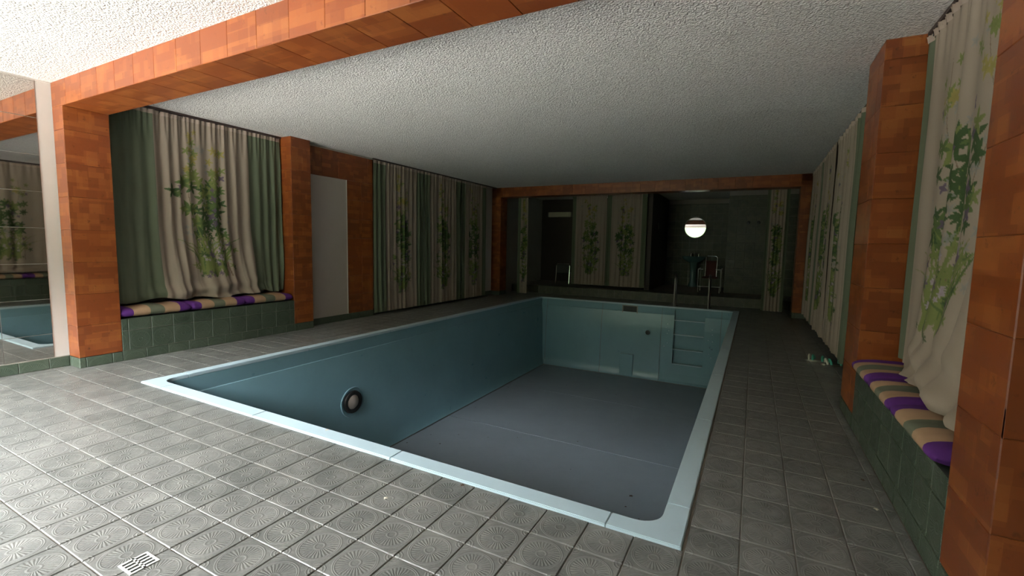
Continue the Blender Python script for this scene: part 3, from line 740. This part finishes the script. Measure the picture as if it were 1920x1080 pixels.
# hand rails
t = thing('pool_ladder_rails', 'pair of dark steel grab rails at the far end of the pool above the steps', 'handrail', (-1.1, 10.3, 0))
for x in (-1.44, -.77):
    pts = [(x, 10.12, -.25), (x, 10.13, .2), (x, 10.14, .55)] + [(x, 10.24 - .10 * math.cos(a), .60 + .10 * math.sin(a)) for a in [PI * k / 8 for k in range(9)]] + [(x, 10.36, .4), (x, 10.40, .02)]
    mk('rail', lambda bm: b_tube(bm, [Vector(p) - t.location for p in pts], .019, 12), M['dsteel'], t, True)
    mk('flange', lambda bm: b_cyl(bm, Vector((x, 10.40, .0)) - t.location, Vector((x, 10.40, .02)) - t.location, .045, n=20), M['dsteel'], t)

# ------------------------------------------------------------------ wash area objects
t = thing('wash_basin', 'green pedestal wash basin below the round mirror at the far end', 'sink', (-1.47, 13.6, .194))
bl_ = t.location
def basin(bm):
    b_lathe(bm, [(.08, -.16), (.17, -.13), (.27, -.06), (.31, 0), (.315, .015), (.29, .02), (.25, -.03), (.12, -.10), (.01, -.11)], 36, (0, 0, .82), 'Z', (1, .75))
mk('basin', basin, M['ceramic'], t, True)
mk('pedestal', lambda bm: b_lathe(bm, [(.13, 0), (.12, .04), (.085, .15), (.08, .45), (.10, .62), (.12, .70)], 28), M['ceramic'], t, True)
for dx in (-.1, .1):
    mk('tap', lambda bm: (b_cyl(bm, (dx, .19, .82), (dx, .19, .90), .016, n=12), b_cyl(bm, (dx, .19, .90), (dx, .19, .925), .03, .026, n=12)), M['steel'], t, True)
mk('spout', lambda bm: b_tube(bm, [(0, .2, .82), (0, .19, .93), (0, .12, .95), (0, .06, .90)], .013, 10), M['dsteel'], t, True)
t = thing('round_mirror', 'round tilted mirror with two side pivots reflecting a bright window', 'mirror', (-1.50, 13.80, 1.835))
tilt = Matrix.Rotation(math.radians(.2), 4, 'X') @ Matrix.Rotation(math.radians(0), 4, 'Z')
def mfn(bm, prof): b_lathe(bm, prof, 48, (0, 0, 0), 'Y'); bmesh.ops.transform(bm, matrix=tilt, verts=bm.verts)
mk('mirror_glass', lambda bm: mfn(bm, [(.285, .012), (.285, -.004), (.275, -.008)]), M['mirror2'], t)
mk('rim', lambda bm: (b_tube(bm, [(.29 * math.cos(a), 0, .29 * math.sin(a)) for a in [2 * PI * k / 48 for k in range(48)]], .010, 8, True), bmesh.ops.transform(bm, matrix=tilt, verts=bm.verts)), M['dsteel'], t, True)
for s in (-1, 1):
    mk('pivot', lambda bm: (bmesh.ops.create_uvsphere(bm, u_segments=16, v_segments=10, radius=.028, matrix=Matrix.Translation((s * .335, 0, 0))), b_cyl(bm, (s * .335, 0, 0), (s * .335, .095, 0), .012, n=12)), M['steel'], t, True)
t = thing('garden_armchair', 'white tube armchair with dark red sling standing on the far platform', 'chair', (-.93, 12.0, .194))
rd = .014
front = [(-.25, 0, .14), (.25, 0, .14), (.25, 0, .56), (.12, 0, .56)]
mk('front_frame', lambda bm: (b_tube(bm, [(-.25, 0, .56), (-.25, 0, .14), (.25, 0, .14), (.25, 0, .56)], rd, 10), b_tube(bm, [(-.25, 0, .56), (-.14, 0, .56)], rd, 10), b_tube(bm, [(.14, 0, .56), (.25, 0, .56)], rd, 10)), M['wmetal'], t, True)
for s in (-1, 1):
    mk('leg', lambda bm: b_tube(bm, [(s * .24, .02, .0), (s * .24, .02, .15)], .012, 8), M['dsteel'], t, True)
    mk('leg', lambda bm: b_tube(bm, [(s * .24, .5, .0), (s * .24, .46, .56)], .012, 8), M['dsteel'], t, True)
    mk('armrest', lambda bm: b_tube(bm, [(s * .25, 0, .56), (s * .25, .48, .57)], .014, 8), M['wmetal'], t, True)
mk('back_frame', lambda bm: b_tube(bm, [(-.13, .40, .35), (-.13, .48, .84), (-.10, .49, .875), (.10, .49, .875), (.13, .48, .84), (.13, .40, .35)], .011, 8), M['steel'], t, True)
mk('red_sling', lambda bm: (b_box(bm, -.125, .125, .455, .475, .36, .76, .006), b_box(bm, -.17, .17, .02, .46, .34, .37, .01)), M['red'], t)
t = thing('tube_lamp', 'unlit cream tube lamp on the dark wall at the far left', 'lamp', (-5.20, 12.86, 2.18))
mk('cover', lambda bm: b_box(bm, -.36, .36, -.05, 0, -.075, .075, .03), M['lampw'], t, True); mk('end_cap', lambda bm: b_box(bm, -.38, -.355, -.045, .01, -.07, .07, .01), M['dsteel'], t)
mk('end_cap', lambda bm: b_box(bm, .355, .38, -.045, .01, -.07, .07, .01), M['dsteel'], t); mk('mounting_plate', lambda bm: b_box(bm, -.3, .3, 0, .04, -.04, .04), M['dsteel'], t)
o = box('ceiling_box', -4.75, -4.55, 11.3, 11.45, ZC - .08, ZC, M['ceramic'], None, .005); o['label'] = 'small pale box under the dim far ceiling left of the cubicle curtain'; o['category'] = 'box'
t = thing('tube_chair', 'dark chair with thin steel back edge half hidden by the far cubicle curtain', 'chair', (-4.75, 12.1, .194))
mk('frame', lambda bm: b_tube(bm, [(-.2, -.05, 0), (-.2, 0, .5), (-.17, 0, .55), (.17, 0, .55), (.2, 0, .5), (.2, -.05, 0)], .012, 8), M['steel'], t, True)
mk('backrest', lambda bm: b_box(bm, -.19, .19, .0, .02, .30, .52, .008), M['black'], t); mk('seat', lambda bm: b_box(bm, -.19, .19, 0, .4, .27, .30, .01), M['black'], t)
for s in (-1, 1): mk('leg', lambda bm: b_tube(bm, [(s * .18, .38, 0), (s * .18, .38, .28)], .011, 8), M['steel'], t, True)
o = mk('wall_fitting', lambda bm: b_lathe(bm, [(.10, 0), (.11, .012), (.085, .03), (.02, .035)], 24, (0, 0, 0), 'X'), M['steel'], None, True); o.location = (-2.25, 12.35, 1.80); o['label'] = 'small pale oval fitting on the dark partition left of the round mirror'; o['category'] = 'wall fitting'
for i, x in enumerate((-.16, .05)):
    o = mk('shower_valve', lambda bm: b_lathe(bm, [(.04, 0), (.04, -.01), (.022, -.014), (.022, -.05), (.03, -.055), (.028, -.08), (.01, -.085)], 20, (0, 0, 0), 'Y'), M['black'], None, True)
    o.location = (x, 12.194, 1.88); o['label'] = ('dark round valve on the tiled block, left one', 'dark round valve on the tiled block, right one nearer the curtain')[i]; o['category'] = 'valve'; o['group'] = 'valves on the tiled block'

# ------------------------------------------------------------------ small things on the floor
t = thing('floor_drain', 'small slotted metal drain grate in the pale near floor', 'drain', (DRX, DRY, .001))
mk('plate', lambda bm: [b_box(bm, -.048, .048, y0, y1, 0, .003) for y0, y1 in ((-.048, -.04), (-.004, .004), (.04, .048))] + [b_box(bm, x - .0048, x + .0048, -.04, .04, 0, .003) for x in (-.043, -.0215, 0, .0215, .043)], M['wmetal'], t)
mk('dark_well', lambda bm: b_box(bm, -.044, .044, -.044, .044, -.0005, .0008), M['black'], t)
def sandal(label, x, y, rz):
    t = thing('sandal', label, 'sandal', (x, y, .001), 'pair of sandals by the right wall')
    def sole(bm):
        n = 24; vs = [bm.verts.new(((.042 + .012 * math.sin(a)) * math.cos(a), .125 * math.sin(a), 0)) for a in [2 * PI * k / n for k in range(n)]]
        f = bm.faces.new(vs); r = bmesh.ops.extrude_face_region(bm, geom=[f])
        for v in [e for e in r['geom'] if isinstance(e, bmesh.types.BMVert)]: v.co.z += .022
    mk('sole', sole, M['dsteel'], t)
    for dy, m in ((.03, 'teal'), (.065, 'scrap'), (-.06, 'teal')):
        mk('strap', lambda bm: b_tube(bm, [(.048 * math.cos(a), dy + .01 * math.sin(a), .018 + .05 * math.sin(a)) for a in [PI * k / 8 for k in range(9)]], .011, 8), M[m], t, True)
    t.rotation_euler.z = rz; return t
sandal('mint and white sandal on the dark right deck, the one farther from the curtain', .70, 6.10, 1.3)
sandal('mint and white sandal lying under the hem of the right curtain', .84, 5.97, 1.7)
# dry leaves and crumbs
lm = bpy.data.meshes.new('dry_leaf'); bm = bmesh.new()
pts = [(0, -.5), (.25, -.15), (.5, .0), (.22, .12), (.3, .45), (.02, .3), (-.2, .5), (-.22, .1), (-.5, .05), (-.2, -.2)]
c0 = bm.verts.new((0, 0, .14)); vs = [bm.verts.new((x, y, .05 * (i % 2))) for i, (x, y) in enumerate(pts)]
for i in range(len(vs)): bm.faces.new((c0, vs[i], vs[(i + 1) % len(vs)]))
bm.to_mesh(lm); bm.free(); lm.materials.append(M['leafm'])
sm = lm.copy(); sm.materials.clear(); sm.materials.append(M['scrap'])
rr = random.Random(5)
PF = [(-3.247, 8.656), (-2.197, 8.586), (-2.114, 6.173), (-1.906, 5.333), (-1.08, 5.088), (-1.08, 4.84), (-.90, 4.68), (-3.745, 5.494), (-4.22, 4.89), (-4.1, 5.285), (-3.796, 5.101), (-3.318, 5.635), (-2.943, 5.857), (-4.15, 6.6), (-4.2, 7.9), (-3.2, 9.8)]
for i, (x, y) in enumerate(PF):
    o = link('dry_leaf', lm); o.location = (x, y, DZ + .001); s = .055 if i == 4 else rr.uniform(.018, .035); o.scale = (s, s, s); o.rotation_euler.z = rr.random() * 6
    o['label'] = {4: 'largest dark leaf on the grey pool floor, near its right near corner', 15: 'dark leaf scrap on the pool floor closest to the far wall', 6: 'dark leaf scrap on the pool floor right against the near rim corner'}.get(i, 'tiny dark leaf scrap lying on the grey pool floor'); o['category'] = 'leaf'; o['group'] = 'leaf scraps on the pool floor'
for x, y in ((.60, 3.02), (-1.26, 1.885)):
    o = link('dry_leaf', lm); o.location = (x, y, .001); o.scale = (.03, .03, .03); o['category'] = 'leaf'
    o['label'] = 'brown leaf on the dark deck near the right window seat' if x > 0 else 'dark crumb on the tiles at the edge of the near pool rim'
for x, y, lb in ((.60, 2.70, 'pale crumb on the dark tiles by the right window seat'), (-4.72, 4.15, 'pale scrap on the left deck beside the pool rim'), (-1.514, 1.60, 'white crumb on the near tiles in front of the pool'), (-2.40, 2.0, 'pale scrap lying on the near pool rim')):
    o = link('paper_scrap', sm); o.location = (x, y, .013 if x == -2.40 else .001); o.scale = (.03, .03, .03); o['label'] = lb; o['category'] = 'scrap'
